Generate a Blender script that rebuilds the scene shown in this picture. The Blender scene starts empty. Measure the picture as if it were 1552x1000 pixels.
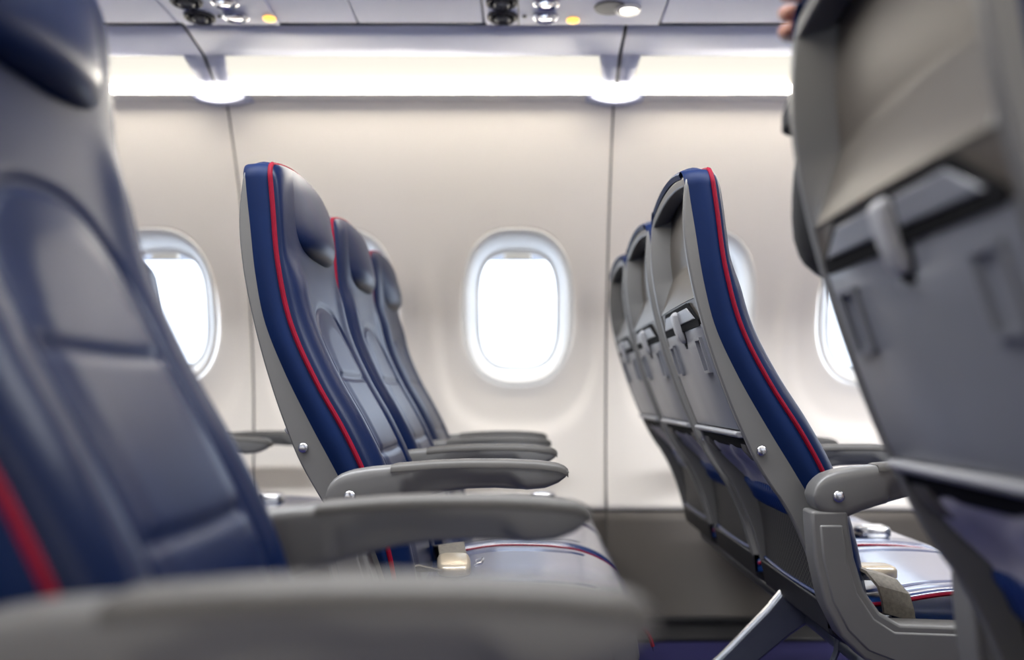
import bpy, bmesh, math, random
import numpy as np
from mathutils import Vector, Matrix

random.seed(7)
sc = bpy.context.scene
COL = sc.collection
CAMZ = 0.76            # eye height; profile tables below give heights relative to it

# ------------------------------------------------------------------ camera, world, lights, exposure
F_PX, AX, AY = 1400.0, 798.0, 597.0
cam = bpy.data.cameras.new('camera')
cam.sensor_width = 36.0
cam.lens = 36.0 * F_PX / 1552.0
cam.shift_x = -(AX - 776.0) / 1552.0
cam.shift_y = (AY - 500.0) / 1552.0
cam.clip_start = 0.02
cam.dof.use_dof = True
cam.dof.focus_distance = 1.58
cam.dof.aperture_fstop = 1.75
cam_ob = bpy.data.objects.new('camera', cam)
COL.objects.link(cam_ob)
cam_ob.location = (0, 0, CAMZ)
cam_ob.rotation_euler = (math.pi / 2, 0, 0)
sc.camera = cam_ob

world = bpy.data.worlds.new('sky')
sc.world = world
world.use_nodes = True
bg = world.node_tree.nodes['Background']
bg.inputs[0].default_value = (0.80, 0.88, 1.0, 1)
bg.inputs[1].default_value = 1.15

vs = sc.view_settings
vs.view_transform = 'Standard'
vs.look = 'None'
vs.gamma = 1.0
vs.use_curve_mapping = False
vs.exposure = 1.80
sc.cycles.max_bounces = 10
sc.cycles.diffuse_bounces = 5
sc.cycles.glossy_bounces = 4
sc.cycles.transparent_max_bounces = 12
sc.cycles.caustics_reflective = False
sc.cycles.caustics_refractive = False
sc.cycles.sample_clamp_indirect = 6.0
sc.cycles.use_denoising = True

WALL_K = [-1, 0, 1, 2]           # sidewall panels, 1.2 m each
SEAM0, PITCH = -0.93, 1.2
WIN_OFF = (0.31, 0.90)
WIN_Z = CAMZ + 0.287
MIR = 2.5                         # the cabin is symmetric about y = 1.25


def area_light(name, loc, rot, sx, sy, power, col, portal=False):
    l = bpy.data.lights.new(name, 'AREA')
    l.shape = 'RECTANGLE'
    l.size, l.size_y = sx, sy
    l.energy = power
    l.color = col
    l.cycles.is_portal = portal
    o = bpy.data.objects.new(name, l)
    COL.objects.link(o)
    o.location = loc
    o.rotation_euler = rot
    return o


# ceiling wash lights over the aisle
area_light('ceiling_light', (0.3, 1.25, 2.235), (0, 0, 0), 4.6, 0.34, 52, (0.96, 0.98, 1.0))
for k in WALL_K:
    for wo in WIN_OFF:
        wx = SEAM0 + PITCH * k + wo
        area_light('window_portal', (wx, 3.24, WIN_Z), (-math.pi / 2, 0, 0), 0.34, 0.46, 1, (1, 1, 1), True)
        area_light('window_portal', (wx, MIR - 3.24, WIN_Z), (math.pi / 2, 0, 0), 0.34, 0.46, 1, (1, 1, 1), True)


# ------------------------------------------------------------------ materials
def mat(name, col, rough=0.5, metal=0.0, spec=0.5, noise=None, bump=None, coat=0.0, emit=None, sheen=0.0, alpha=None):
    m = bpy.data.materials.new(name)
    m.use_nodes = True
    nt = m.node_tree
    b = nt.nodes['Principled BSDF']
    b.inputs['Base Color'].default_value = (*col, 1)
    b.inputs['Roughness'].default_value = rough
    b.inputs['Metallic'].default_value = metal
    b.inputs['Specular IOR Level'].default_value = spec
    b.inputs['Coat Weight'].default_value = coat
    b.inputs['Coat Roughness'].default_value = 0.25
    tc = nt.nodes.new('ShaderNodeTexCoord')
    if noise:
        scale, amt = noise
        n = nt.nodes.new('ShaderNodeTexNoise')
        n.inputs['Scale'].default_value = scale
        n.inputs['Detail'].default_value = 4
        nt.links.new(tc.outputs['Object'], n.inputs['Vector'])
        r = nt.nodes.new('ShaderNodeValToRGB')
        r.color_ramp.elements[0].position = 0.3
        r.color_ramp.elements[1].position = 0.7
        r.color_ramp.elements[0].color = (*[c * (1 - amt) for c in col], 1)
        r.color_ramp.elements[1].color = (*[min(1, c * (1 + amt)) for c in col], 1)
        nt.links.new(n.outputs['Fac'], r.inputs['Fac'])
        nt.links.new(r.outputs['Color'], b.inputs['Base Color'])
    if bump:
        scale, strength, dist = bump
        n2 = nt.nodes.new('ShaderNodeTexNoise')
        n2.inputs['Scale'].default_value = scale
        n2.inputs['Detail'].default_value = 3
        nt.links.new(tc.outputs['Object'], n2.inputs['Vector'])
        bp = nt.nodes.new('ShaderNodeBump')
        bp.inputs['Strength'].default_value = strength
        bp.inputs['Distance'].default_value = dist
        nt.links.new(n2.outputs['Fac'], bp.inputs['Height'])
        nt.links.new(bp.outputs['Normal'], b.inputs['Normal'])
    if emit:
        b.inputs['Emission Color'].default_value = (*emit[0], 1)
        b.inputs['Emission Strength'].default_value = emit[1]
    return m


M = {}
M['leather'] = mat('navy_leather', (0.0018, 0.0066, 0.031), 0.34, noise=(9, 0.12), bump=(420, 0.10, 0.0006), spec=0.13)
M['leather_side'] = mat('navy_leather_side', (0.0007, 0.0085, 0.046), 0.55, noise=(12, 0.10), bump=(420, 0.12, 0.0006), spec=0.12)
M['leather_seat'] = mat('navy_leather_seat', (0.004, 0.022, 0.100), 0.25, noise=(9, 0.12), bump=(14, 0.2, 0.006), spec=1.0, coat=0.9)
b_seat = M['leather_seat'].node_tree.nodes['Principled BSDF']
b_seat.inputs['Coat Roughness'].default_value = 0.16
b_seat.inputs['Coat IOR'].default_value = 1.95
M['piping'] = mat('red_piping', (0.15, 0.002, 0.014), 0.6, spec=0.1, noise=(60, 0.1))
M['plastic'] = mat('grey_plastic', (0.104, 0.102, 0.101), 0.40, noise=(5, 0.05), bump=(900, 0.10, 0.0004))
M['plastic_light'] = mat('light_grey_plastic', (0.30, 0.30, 0.315), 0.38, noise=(5, 0.05), bump=(900, 0.08, 0.0004))
M['tray'] = mat('tray_grey', (0.155, 0.160, 0.182), 0.34, noise=(6, 0.05), bump=(700, 0.12, 0.0004))
M['pad'] = mat('armrest_pad_grey', (0.052, 0.048, 0.045), 0.55, noise=(30, 0.12))
M['recess'] = mat('recess_taupe', (0.066, 0.056, 0.046), 0.42, noise=(5, 0.05), bump=(900, 0.1, 0.0004))
M['dark'] = mat('dark_gap', (0.004, 0.004, 0.005), 0.8, spec=0.1, noise=(20, 0.2))
M['metal'] = mat('brushed_metal', (0.62, 0.62, 0.64), 0.22, metal=1.0, noise=(40, 0.08))
M['leg'] = mat('leg_metal', (0.10, 0.11, 0.135), 0.32, metal=0.6, noise=(20, 0.08))
M['web'] = mat('belt_webbing', (0.10, 0.088, 0.072), 0.55, noise=(160, 0.25), bump=(500, 0.4, 0.001))
M['buckle'] = mat('buckle_tan', (0.40, 0.34, 0.26), 0.28, metal=0.6, noise=(20, 0.08))
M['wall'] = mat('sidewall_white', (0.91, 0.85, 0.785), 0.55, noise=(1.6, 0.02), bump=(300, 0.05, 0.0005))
M['bezel'] = mat('window_bezel', (0.84, 0.825, 0.80), 0.42, noise=(3, 0.02))
M['shade'] = mat('shade_in_shadow', (0.62, 0.68, 0.80), 0.5, noise=(3, 0.03))  # bluish shadow on the window blind is put into its colour
M['handle'] = mat('shade_handle', (0.85, 0.80, 0.70), 0.4, noise=(3, 0.02))
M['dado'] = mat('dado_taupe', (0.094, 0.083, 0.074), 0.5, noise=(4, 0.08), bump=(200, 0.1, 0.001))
M['bin'] = mat('bin_daylight_tint', (0.50, 0.53, 0.70), 0.42, noise=(3, 0.03), bump=(300, 0.05, 0.0005))  # bluish daylight on the pale bins is put into this base colour
M['psu'] = mat('service_panel_grey', (0.56, 0.58, 0.72), 0.40, noise=(3, 0.03))
M['carpet'] = mat('carpet_blue', (0.012, 0.010, 0.085), 0.95, noise=(300, 0.4), bump=(500, 0.6, 0.004))
M['ceil'] = mat('ceiling_white', (0.80, 0.80, 0.80), 0.6, noise=(2, 0.02))
M['end_cap'] = mat('end_cap_dark', (0.06, 0.07, 0.10), 0.6, noise=(2, 0.05))  # for the added end caps; dark to cut fill light on the seats
M['cove'] = mat('cove_lens', (0.16, 0.14, 0.11), 0.5, emit=((1.0, 0.955, 0.85), 0.26))
M['cove_edge'] = mat('cove_edge_lens', (0.9, 0.88, 0.82), 0.5, emit=((1.0, 0.93, 0.80), 10.5))
M['amber'] = mat('amber_lamp', (0.9, 0.5, 0.1), 0.4, emit=((1.0, 0.45, 0.06), 0.8))
M['lamp_on'] = mat('reading_lamp_on', (0.9, 0.88, 0.8), 0.4, emit=((1.0, 0.94, 0.80), 1.6))
M['chrome'] = mat('chrome', (0.75, 0.75, 0.78), 0.12, metal=1.0, noise=(20, 0.05))
M['band'] = mat('pocket_band_blue', (0.006, 0.026, 0.12), 0.28, noise=(20, 0.15), spec=0.6)
M['fabric'] = mat('lilac_lining', (0.45, 0.43, 0.47), 0.7, noise=(14, 0.18), bump=(60, 0.5, 0.004))
M['suit'] = mat('black_suit', (0.010, 0.010, 0.011), 0.85, noise=(120, 0.3), bump=(300, 0.2, 0.001))
M['skin'] = mat('skin', (0.30, 0.12, 0.075), 0.5, noise=(30, 0.08))
M['lips'] = mat('lips', (0.28, 0.085, 0.070), 0.45, noise=(40, 0.1))
M['hair'] = mat('dark_hair', (0.008, 0.005, 0.004), 0.6, spec=0.12, noise=(80, 0.3))
M['rail'] = mat('black_rail_cover', (0.010, 0.010, 0.012), 0.45, noise=(20, 0.3))

# netting: fine diamond threads over a black backing
nm = bpy.data.materials.new('pocket_net')
nm.use_nodes = True
nt = nm.node_tree
b = nt.nodes['Principled BSDF']
b.inputs['Roughness'].default_value = 0.6
tc = nt.nodes.new('ShaderNodeTexCoord')
vals = []
for ang in (0.9, -0.9):
    mp = nt.nodes.new('ShaderNodeMapping')
    mp.inputs['Rotation'].default_value = (ang, 0, 0)
    nt.links.new(tc.outputs['Object'], mp.inputs['Vector'])
    wv = nt.nodes.new('ShaderNodeTexWave')
    wv.bands_direction = 'Y'
    wv.inputs['Scale'].default_value = 34
    wv.inputs['Distortion'].default_value = 0.8
    wv.inputs['Detail'].default_value = 1
    nt.links.new(mp.outputs['Vector'], wv.inputs['Vector'])
    vals.append(wv)
mx = nt.nodes.new('ShaderNodeMath')
mx.operation = 'MAXIMUM'
nt.links.new(vals[0].outputs['Fac'], mx.inputs[0])
nt.links.new(vals[1].outputs['Fac'], mx.inputs[1])
rp = nt.nodes.new('ShaderNodeValToRGB')
rp.color_ramp.elements[0].position = 0.88
rp.color_ramp.elements[0].color = (0.002, 0.002, 0.003, 1)
rp.color_ramp.elements[1].position = 0.97
rp.color_ramp.elements[1].color = (0.07, 0.065, 0.06, 1)
nt.links.new(mx.outputs[0], rp.inputs['Fac'])
nt.links.new(rp.outputs['Color'], b.inputs['Base Color'])
M['net'] = nm

# window pane: mostly clear with a faint reflection
gm = bpy.data.materials.new('window_glass')
gm.use_nodes = True
nt = gm.node_tree
nt.nodes.remove(nt.nodes['Principled BSDF'])
tr = nt.nodes.new('ShaderNodeBsdfTransparent')
tr.inputs[0].default_value = (0.96, 0.98, 1.0, 1)
gl = nt.nodes.new('ShaderNodeBsdfGlossy')
gl.inputs['Roughness'].default_value = 0.05
mixs = nt.nodes.new('ShaderNodeMixShader')
mixs.inputs[0].default_value = 0.04
nt.links.new(tr.outputs[0], mixs.inputs[1])
nt.links.new(gl.outputs[0], mixs.inputs[2])
nt.links.new(mixs.outputs[0], nt.nodes['Material Output'].inputs[0])
M['glass'] = gm


# ------------------------------------------------------------------ mesh helpers
class MB:
    def __init__(s):
        s.v, s.f = [], []

    def grid(s, P, close_i=False, close_j=False):
        ni, nj = len(P), len(P[0])
        o = len(s.v)
        for row in P:
            s.v.extend([tuple(p) for p in row])
        for i in range(ni if close_i else ni - 1):
            for j in range(nj if close_j else nj - 1):
                a = o + i * nj + j
                b_ = o + i * nj + (j + 1) % nj
                c = o + ((i + 1) % ni) * nj + (j + 1) % nj
                d = o + ((i + 1) % ni) * nj + j
                s.f.append((a, b_, c, d))
        return o

    def cap(s, start, n, flip=False):
        idx = list(range(start, start + n))
        s.f.append(tuple(idx[::-1] if flip else idx))

    def loft(s, rings):
        o = s.grid(rings, close_j=True)
        n = len(rings[0])
        s.cap(o, n, True)
        s.cap(o + (len(rings) - 1) * n, n)

    def box(s, x0, x1, y0, y1, z0, z1):
        s.loft([[(x0, y0, z0), (x1, y0, z0), (x1, y1, z0), (x0, y1, z0)],
                [(x0, y0, z1), (x1, y0, z1), (x1, y1, z1), (x0, y1, z1)]])

    def prism_y(s, outline, y0, y1):
        s.loft([[(x, y0, z) for x, z in outline], [(x, y1, z) for x, z in outline]])

    def tube(s, path, r, n=8, closed=False):
        pts = [Vector(p) for p in path]
        rings = []
        up = None
        L = len(pts)
        for i, p in enumerate(pts):
            a = pts[i - 1] if (i > 0 or closed) else p
            c = pts[(i + 1) % L] if (i < L - 1 or closed) else p
            t = (c - a).normalized()
            if up is None:
                up = Vector((0, 0, 1)) if abs(t.z) < 0.9 else Vector((1, 0, 0))
            side = t.cross(up)
            if side.length < 1e-5:
                side = t.cross(Vector((0, 1, 0)))
            side.normalize()
            up = side.cross(t).normalized()
            rr = r[i] if isinstance(r, (list, tuple)) else r
            rings.append([p + (side * math.cos(2 * math.pi * k / n) + up * math.sin(2 * math.pi * k / n)) * rr for k in range(n)])
        if closed:
            s.grid(rings, close_i=True, close_j=True)
        else:
            s.loft(rings)

    def disc_y(s, x, z, y0, y1, r, n=24, round_=0.3):
        """a button whose axis is y, domed towards y1"""
        prof = [(1.0, 0.0), (1.0, 1 - round_), (0.9, 1 - round_ * 0.45), (0.7, 1 - round_ * 0.12), (0.01, 1.0)]
        s.loft([[(x + r * a * math.cos(2 * math.pi * k / n), y0 + (y1 - y0) * t, z + r * a * math.sin(2 * math.pi * k / n)) for k in range(n)] for a, t in prof])

    def lathe_z(s, x, y, prof, n=28):
        s.loft([[(x + r * math.cos(2 * math.pi * k / n), y + r * math.sin(2 * math.pi * k / n), z) for k in range(n)] for r, z in prof])


def make_mesh(mb, name, m, smooth=True, angle=38, closed=True):
    me = bpy.data.meshes.new(name)
    me.from_pydata([tuple(map(float, p)) for p in mb.v], [], mb.f)
    bm = bmesh.new()
    bm.from_mesh(me)
    bmesh.ops.remove_doubles(bm, verts=bm.verts, dist=1e-6)
    bmesh.ops.recalc_face_normals(bm, faces=bm.faces)
    bm.to_mesh(me)
    bm.free()
    if smooth:
        for p in me.polygons:
            p.use_smooth = True
        me.set_sharp_from_angle(angle=math.radians(angle))
    me.materials.append(m)
    return me


CACHE = {}


def obj(name, mb, m, parent=None, loc=None, bevel=None, key=None, label=None, smooth=True, angle=38, solid=None, segs=2):
    """mb is an MB or a function that returns one; meshes are shared through key"""
    if key is not None and key in CACHE:
        me = CACHE[key]
    else:
        if callable(mb):
            mb = mb()
        me = make_mesh(mb, name, m, smooth, angle)
        if key is not None:
            CACHE[key] = me
    o = bpy.data.objects.new(name, me)
    COL.objects.link(o)
    if parent is not None:
        o.parent = parent
    if loc is not None:
        o.location = loc
    if solid:
        md = o.modifiers.new('solid', 'SOLIDIFY')
        md.thickness = solid
        md.offset = 0
    if bevel:
        md = o.modifiers.new('bevel', 'BEVEL')
        md.width = bevel
        md.segments = segs
        md.limit_method = 'ANGLE'
        md.angle_limit = math.radians(40)
    if label:
        o['label'] = label
    return o


def empty(name, loc, label=None, cat=None, group=None, kind=None):
    o = bpy.data.objects.new(name, None)
    COL.objects.link(o)
    o.location = loc
    o.empty_display_size = 0.1
    tag(o, label, cat, group, kind)
    return o


def tag(o, label=None, cat=None, group=None, kind=None):
    for k_, v_ in (('label', label), ('category', cat), ('group', group), ('kind', kind)):
        if v_:
            o[k_] = v_
    return o


def spline(tab):
    """smooth curve through (z, x) rows, sampled by z"""
    t = sorted(tab)
    zs = np.array([a for a, _ in t])
    xs = np.array([c for _, c in t])
    sl = np.gradient(xs, zs)

    def fn(z):
        z = min(max(z, zs[0] - 0.05), zs[-1])
        i = int(np.clip(np.searchsorted(zs, z) - 1, 0, len(zs) - 2))
        h = zs[i + 1] - zs[i]
        q = (z - zs[i]) / h
        if q < 0:
            return xs[0] + sl[0] * (z - zs[0])
        return float((2 * q**3 - 3 * q**2 + 1) * xs[i] + (q**3 - 2 * q**2 + q) * h * sl[i]
                     + (-2 * q**3 + 3 * q**2) * xs[i + 1] + (q**3 - q**2) * h * sl[i + 1])
    return fn


def ss(a, b_, x):
    t = min(1, max(0, (x - a) / (b_ - a)))
    return t * t * (3 - 2 * t)


# ------------------------------------------------------------------ the cabin shell
def wall_y(z):
    d = z - 0.66
    return 3.15 - (0.285 * (d / 1.01) ** 2 if d > 0 else 0.11 * (d / 0.66) ** 2)


def superellipse(n, a, b_, N):
    pts = []
    for k in range(N):
        t = 2 * math.pi * k / N
        c, s_ = math.cos(t), math.sin(t)
        pts.append((a * math.copysign(abs(c) ** (2 / n), c), b_ * math.copysign(abs(s_) ** (2 / n), s_)))
    return pts


BZ_A, BZ_B, PN_A, PN_B = 0.190, 0.258, 0.137, 0.198
Z_SILL, Z_TOP = CAMZ - 0.392, CAMZ + 0.925


def bowl(x, z, wins):
    """shallow dish pressed into the panel around and below each window"""
    d = 0
    for wx in wins:
        q = (abs((x - wx) / 0.285) ** 3 + abs((z - (WIN_Z - 0.04)) / 0.395) ** 3) ** (1 / 3)
        d = max(d, 0.012 * (1 - ss(0.86, 1.02, q)) * (1 - ss(-0.10, 0.26, z - WIN_Z)))
    return d


def side_panel(k, mirror=False):
    x0, x1 = SEAM0 + PITCH * k + 0.003, SEAM0 + PITCH * (k + 1) - 0.003
    wins = [SEAM0 + PITCH * k + w for w in WIN_OFF]
    mid = sum(wins) / 2
    mb = MB()
    N, R = 96, 26
    for wx, (a0, a1) in zip(wins, ((x0, mid), (mid, x1))):
        inner = superellipse(2.6, BZ_A, BZ_B, N)
        rect = []
        for (ex, ez) in inner:
            # walk out to the edges of this window's half of the panel
            sx = (a1 - wx) / ex if ex > 1e-9 else ((a0 - wx) / ex if ex < -1e-9 else 1e9)
            sz = (Z_TOP - WIN_Z) / ez if ez > 1e-9 else ((Z_SILL - WIN_Z) / ez if ez < -1e-9 else 1e9)
            s_ = min(sx, sz)
            rect.append((ex * s_, ez * s_))
        for (cx, cz) in ((a0 - wx, Z_SILL - WIN_Z), (a1 - wx, Z_SILL - WIN_Z), (a0 - wx, Z_TOP - WIN_Z), (a1 - wx, Z_TOP - WIN_Z)):
            j = min(range(N), key=lambda q: (rect[q][0] - cx) ** 2 + (rect[q][1] - cz) ** 2)
            rect[j] = (cx, cz)
        rows = []
        for r in range(R + 1):
            t = (r / R) ** 1.15
            row = []
            for (ix, iz), (ox, oz) in zip(inner, rect):
                x, z = wx + ix + (ox - ix) * t, WIN_Z + iz + (oz - iz) * t
                y = wall_y(z) + bowl(x, z, wins)
                row.append((x, MIR - y if mirror else y, z))
            rows.append(row)
        mb.grid(rows, close_j=True)
    return mb


def dado(k, mirror=False):
    x0, x1 = SEAM0 + PITCH * k + 0.002, SEAM0 + PITCH * (k + 1) - 0.002
    mb = MB()
    zs = np.linspace(0.0, Z_SILL - 0.008, 12)
    mb.grid([[(x, (MIR - wall_y(z) - 0.0) if mirror else wall_y(z), z) for x in (x0, (x0 + x1) / 2, x1)] for z in zs])
    return mb


for side, mirror in (('wall_back', False), ('wall_front', True)):
    w = empty(side, (0.27, MIR - 3.15 if mirror else 3.15, 0), kind='structure')
    off = Vector((-0.27, -(MIR - 3.15 if mirror else 3.15), 0))
    for k in WALL_K:
        obj('panel', side_panel(k, mirror), M['wall'], w, off, solid=0.004)
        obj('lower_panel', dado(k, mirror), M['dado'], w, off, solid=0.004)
    # dark backing that shows as the joints between panels
    mb = MB()
    for k in range(-1, 4):
        xs = SEAM0 + PITCH * k
        zs = np.linspace(0, Z_TOP, 30)
        mb.grid([[(x, (MIR - wall_y(z) - 0.006) if mirror else wall_y(z) + 0.006, z) for x in (xs - 0.02, xs + 0.02)] for z in zs])
    ysill = wall_y(Z_SILL) + 0.006
    ysill = MIR - ysill if mirror else ysill
    mb.grid([[(-2.13, ysill, Z_SILL - 0.03), (2.67, ysill, Z_SILL - 0.03)], [(-2.13, ysill, Z_SILL + 0.03), (2.67, ysill, Z_SILL + 0.03)]])
    obj('joint_strip', mb, M['pad'], w, off)

n_win = 0
for side, mirror in ((0, False), (1, True)):
    for k in WALL_K:
        for wo in WIN_OFF:
            n_win += 1
            wx = SEAM0 + PITCH * k + wo
            yc = wall_y(WIN_Z)
            sg = -1 if mirror else 1
            win = empty('window_%d' % n_win, (wx, MIR - yc if mirror else yc, WIN_Z), kind='structure')

            def frame_mb():
                m_ = MB()
                prof = [(1.00, 0.004, 0), (1.004, -0.003, 0), (0.985, -0.006, 0), (0.955, -0.005, 0), (0.91, 0.004, 0.04), (0.85, 0.020, 0.20), (0.80, 0.036, 0.5), (0.765, 0.049, 0.85), (0.735, 0.060, 1.0), (0.69, 0.060, 1.0)]
                rows = []
                for s_, dy, mixn in prof:
                    n = 2.6 + 0.7 * mixn
                    rows.append([(px, (wall_y(WIN_Z + pz) - yc) * (1 - mixn * 0.35) + dy, pz) for px, pz in superellipse(n, BZ_A * s_, BZ_B * (s_ + 0.045 * mixn), 96)])
                m_.grid(rows, close_j=True)
                if mirror:
                    m_.v = [(x, -y, z) for x, y, z in m_.v]
                return m_
            obj('window_frame', frame_mb, M['bezel'], win, key=('wf', mirror))

            def pane_mb():
                m_ = MB()
                pts = superellipse(3.3, PN_A + 0.004, PN_B + 0.004, 64)
                m_.loft([[(px, sg * (0.058 + d), pz) for px, pz in pts] for d in (0, 0.004)])
                return m_
            obj('pane', pane_mb, M['glass'], win, key=('pane', mirror))
            if not mirror:
                def shade_mb():
                    m_ = MB()
                    pts = [(px, pz) for px, pz in superellipse(3.0, PN_A + 0.014, PN_B + 0.016, 96) if pz > 0.168]
                    pts.sort()
                    pts = [(pts[0][0], 0.168)] + pts + [(pts[-1][0], 0.168)]
                    m_.loft([[(px, 0.044 + d, pz) for px, pz in pts] for d in (0, 0.008)])
                    return m_
                sh = obj('shade', shade_mb, M['shade'], win, key='shade', bevel=0.0015)

                def grip_mb():
                    m_ = MB()
                    m_.loft([[(sx_ * wd, yy, zz) for sx_, zz in ((-1, 0.171), (1, 0.171), (0.9, 0.196), (-0.9, 0.196))] for yy, wd in ((0.046, 0.050), (0.030, 0.046))])
                    return m_
                obj('grip', grip_mb, M['handle'], sh, key='grip', bevel=0.003)

# floor and its dark rail cover along the sidewall
mb = MB()
mb.box(-2.13, 2.67, MIR - 3.05, 3.05, -0.03, 0.0)
tag(obj('floor', mb, M['carpet']), kind='structure')
mb = MB()
mb.box(-2.13, 2.67, 2.83, 3.035, 0.0, 0.012)
mb.box(-2.13, 2.67, 3.0, 3.04, 0.012, 0.03)
tag(obj('trim_1', mb, M['rail'], bevel=0.003), kind='structure')
# ceiling
mb = MB()
pr = [(2.88, 1.67), (2.88, 2.0), (1.95, 2.08), (1.75, 2.2), (1.5, 2.25)]
pr = pr + [(MIR - y, z) for y, z in pr[::-1]]
mb.grid([[(x, y, z) for x in (-2.13, 2.67)] for y, z in pr])
tag(obj('ceiling', mb, M['ceil'], solid=0.01), kind='structure')
for nm_, x in (('end_cap_left', -2.14), ('end_cap_right', 2.68)):  # added unseen caps that shut the cabin ends against outside light
    mb = MB()
    mb.box(x - 0.01, x + 0.01, MIR - 3.2, 3.2, 0, 2.26)
    tag(obj(nm_, mb, M['end_cap']), kind='structure')

# overhead bins: underside, valance panels, cove lights
BZ = CAMZ + 1.0
JOINTS = [-2.13, -0.94, -0.455, -0.115, 0.36, 0.82, 1.47, 2.67]


def mir(pts, on):
    return [(x, MIR - y, z) for x, y, z in pts] if on else pts


for mirror in (False, True):
    t = empty('overhead_bin', (0.27, MIR - 2.2 if mirror else 2.2, BZ))
    if not mirror:
        tag(t, 'long pale grey-blue overhead bin above the window seats', 'overhead bin')
    else:
        tag(t, 'overhead bin above the aisle-side foreground seats', 'overhead bin')
    off = -t.location
    for a, c in zip(JOINTS[:-1], JOINTS[1:]):
        mb = MB()
        mb.box(a + 0.002, c - 0.002, 1.9, 2.492, BZ, BZ + 0.012)
        mb.v = mir(mb.v, mirror)
        obj('bottom_panel', mb, M['bin'], t, off, bevel=0.002)
    mb = MB()
    mb.loft([[(x, y, z) for y, z in ((1.86, BZ + 0.013), (2.8, BZ + 0.013), (2.8, 2.0), (1.86, 2.05))] for x in (-2.12, 2.66)])
    mb.v = mir(mb.v, mirror)
    obj('bin_body', mb, M['ceil'] if mirror else M['pad'], t, off)

tr1 = empty('trim_2', (0.27, 2.58, BZ), kind='structure')
off = -tr1.location
for k in WALL_K:
    a, c = SEAM0 + PITCH * k, SEAM0 + PITCH * (k + 1)
    prof = [(2.508, 0.998), (2.56, 0.992), (2.62, 0.984), (2.662, 0.977)]
    mb = MB()
    mb.grid([[(x, y, CAMZ + z) for x in (a + 0.005, (a + c) / 2, c - 0.005)] for y, z in prof])
    # tongues that run down beside each joint
    for e, s_ in ((a, 1), (c, -1)):
        mb.grid([[(e + s_ * 0.005, y, CAMZ + z), (e + s_ * wd, y, CAMZ + z)] for y, z, wd in ((2.662, 0.977, 0.06), (2.70, 0.955, 0.052), (2.74, 0.936, 0.046), (2.768, 0.921, 0.043))])
    obj('valance_panel', mb, M['bin'], tr1, off, solid=0.006)
mb = MB()
for k in range(-1, 4):
    xs = SEAM0 + PITCH * k
    mb.grid([[(x, y, CAMZ + z) for x in (xs - 0.02, xs + 0.02)] for y, z in ((2.5, 1.008), (2.66, 0.987), (2.772, 0.93))])
mb.grid([[(x, y, BZ + 0.008) for x in (-2.13, 2.67)] for y in (2.47, 2.53)])
obj('joint_strip', mb, M['dark'], tr1, off)
for k in range(-1, 4):
    xs = SEAM0 + PITCH * k
    if k in (-1, 3):
        continue
    mb = MB()
    rows = []
    for q in np.linspace(-1, 1, 25):
        hgt = 0.021 * (1 - q * q) + 0.0005
        rows.append([(xs + 0.088 * q, y, CAMZ + z) for y, z in ((2.800, 0.9085), (2.806, 0.907 - hgt), (2.862, 0.905 - hgt * 0.6), (2.862, 0.9085))])
    mb.loft(rows)
    obj('joint_cap', mb, M['bin'], tr1, off)

LABS = {-1: 'cove light strip at upper left, behind the big blurred seat', 0: 'glowing cream cove light strip above the middle window', 1: 'cove light strip right of the second panel joint', 2: None}
for k in WALL_K:
    a, c = SEAM0 + PITCH * k, SEAM0 + PITCH * (k + 1)
    t = empty('cove_light', ((a + c) / 2, 2.72, CAMZ + 0.95), LABS[k] or 'cove light strip at the far right end of the cabin wall', 'light', 'cove lights along the sidewall')
    off = -t.location
    mb = MB()
    rows = []
    for y, z, wd in ((2.662, 0.980, 0.06), (2.70, 0.960, 0.052), (2.74, 0.940, 0.046), (2.77, 0.925, 0.043)):
        rows.append([(x, y, CAMZ + z) for x in (a + wd, (a + c) / 2, c - wd)])
    mb.grid(rows)
    obj('diffuser', mb, M['cove'], t, off)
    mb = MB()
    mb.loft([[(x, y, CAMZ + z) for y, z in ((2.762, 0.9175), (2.797, 0.9095), (2.797, 0.914), (2.764, 0.926))] for x in (a + 0.001, c - 0.001)])
    obj('lens_edge', mb, M['cove_edge'], t, off)
    mb = MB()
    mb.loft([[(x, y, CAMZ + z) for y, z in ((2.796, 0.9085), (2.862, 0.9065), (2.862, 0.935), (2.80, 0.935))] for x in (a + 0.001, c - 0.001)])
    obj('ledge', mb, M['bezel'], t, off)
# the other side's cove, over the camera
t = empty('cove_light', (0.27, MIR - 2.72, CAMZ + 0.95), 'cove light above the foreground seats, out of frame', 'light')
mb = MB()
mb.grid([[(x, MIR - y, CAMZ + z) for x in (-2.1, 2.6)] for y, z in ((2.51, 1.0), (2.662, 0.98), (2.83, 0.91))])
obj('diffuser', mb, M['cove'], t, -t.location)
mb = MB()
mb.loft([[(x, MIR - y, CAMZ + z) for y, z in ((2.765, 0.926), (2.795, 0.905), (2.797, 0.909), (2.767, 0.930))] for x in (-2.1, 2.6)])
obj('lens_edge', mb, M['cove_edge'], t, -t.location)


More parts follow.
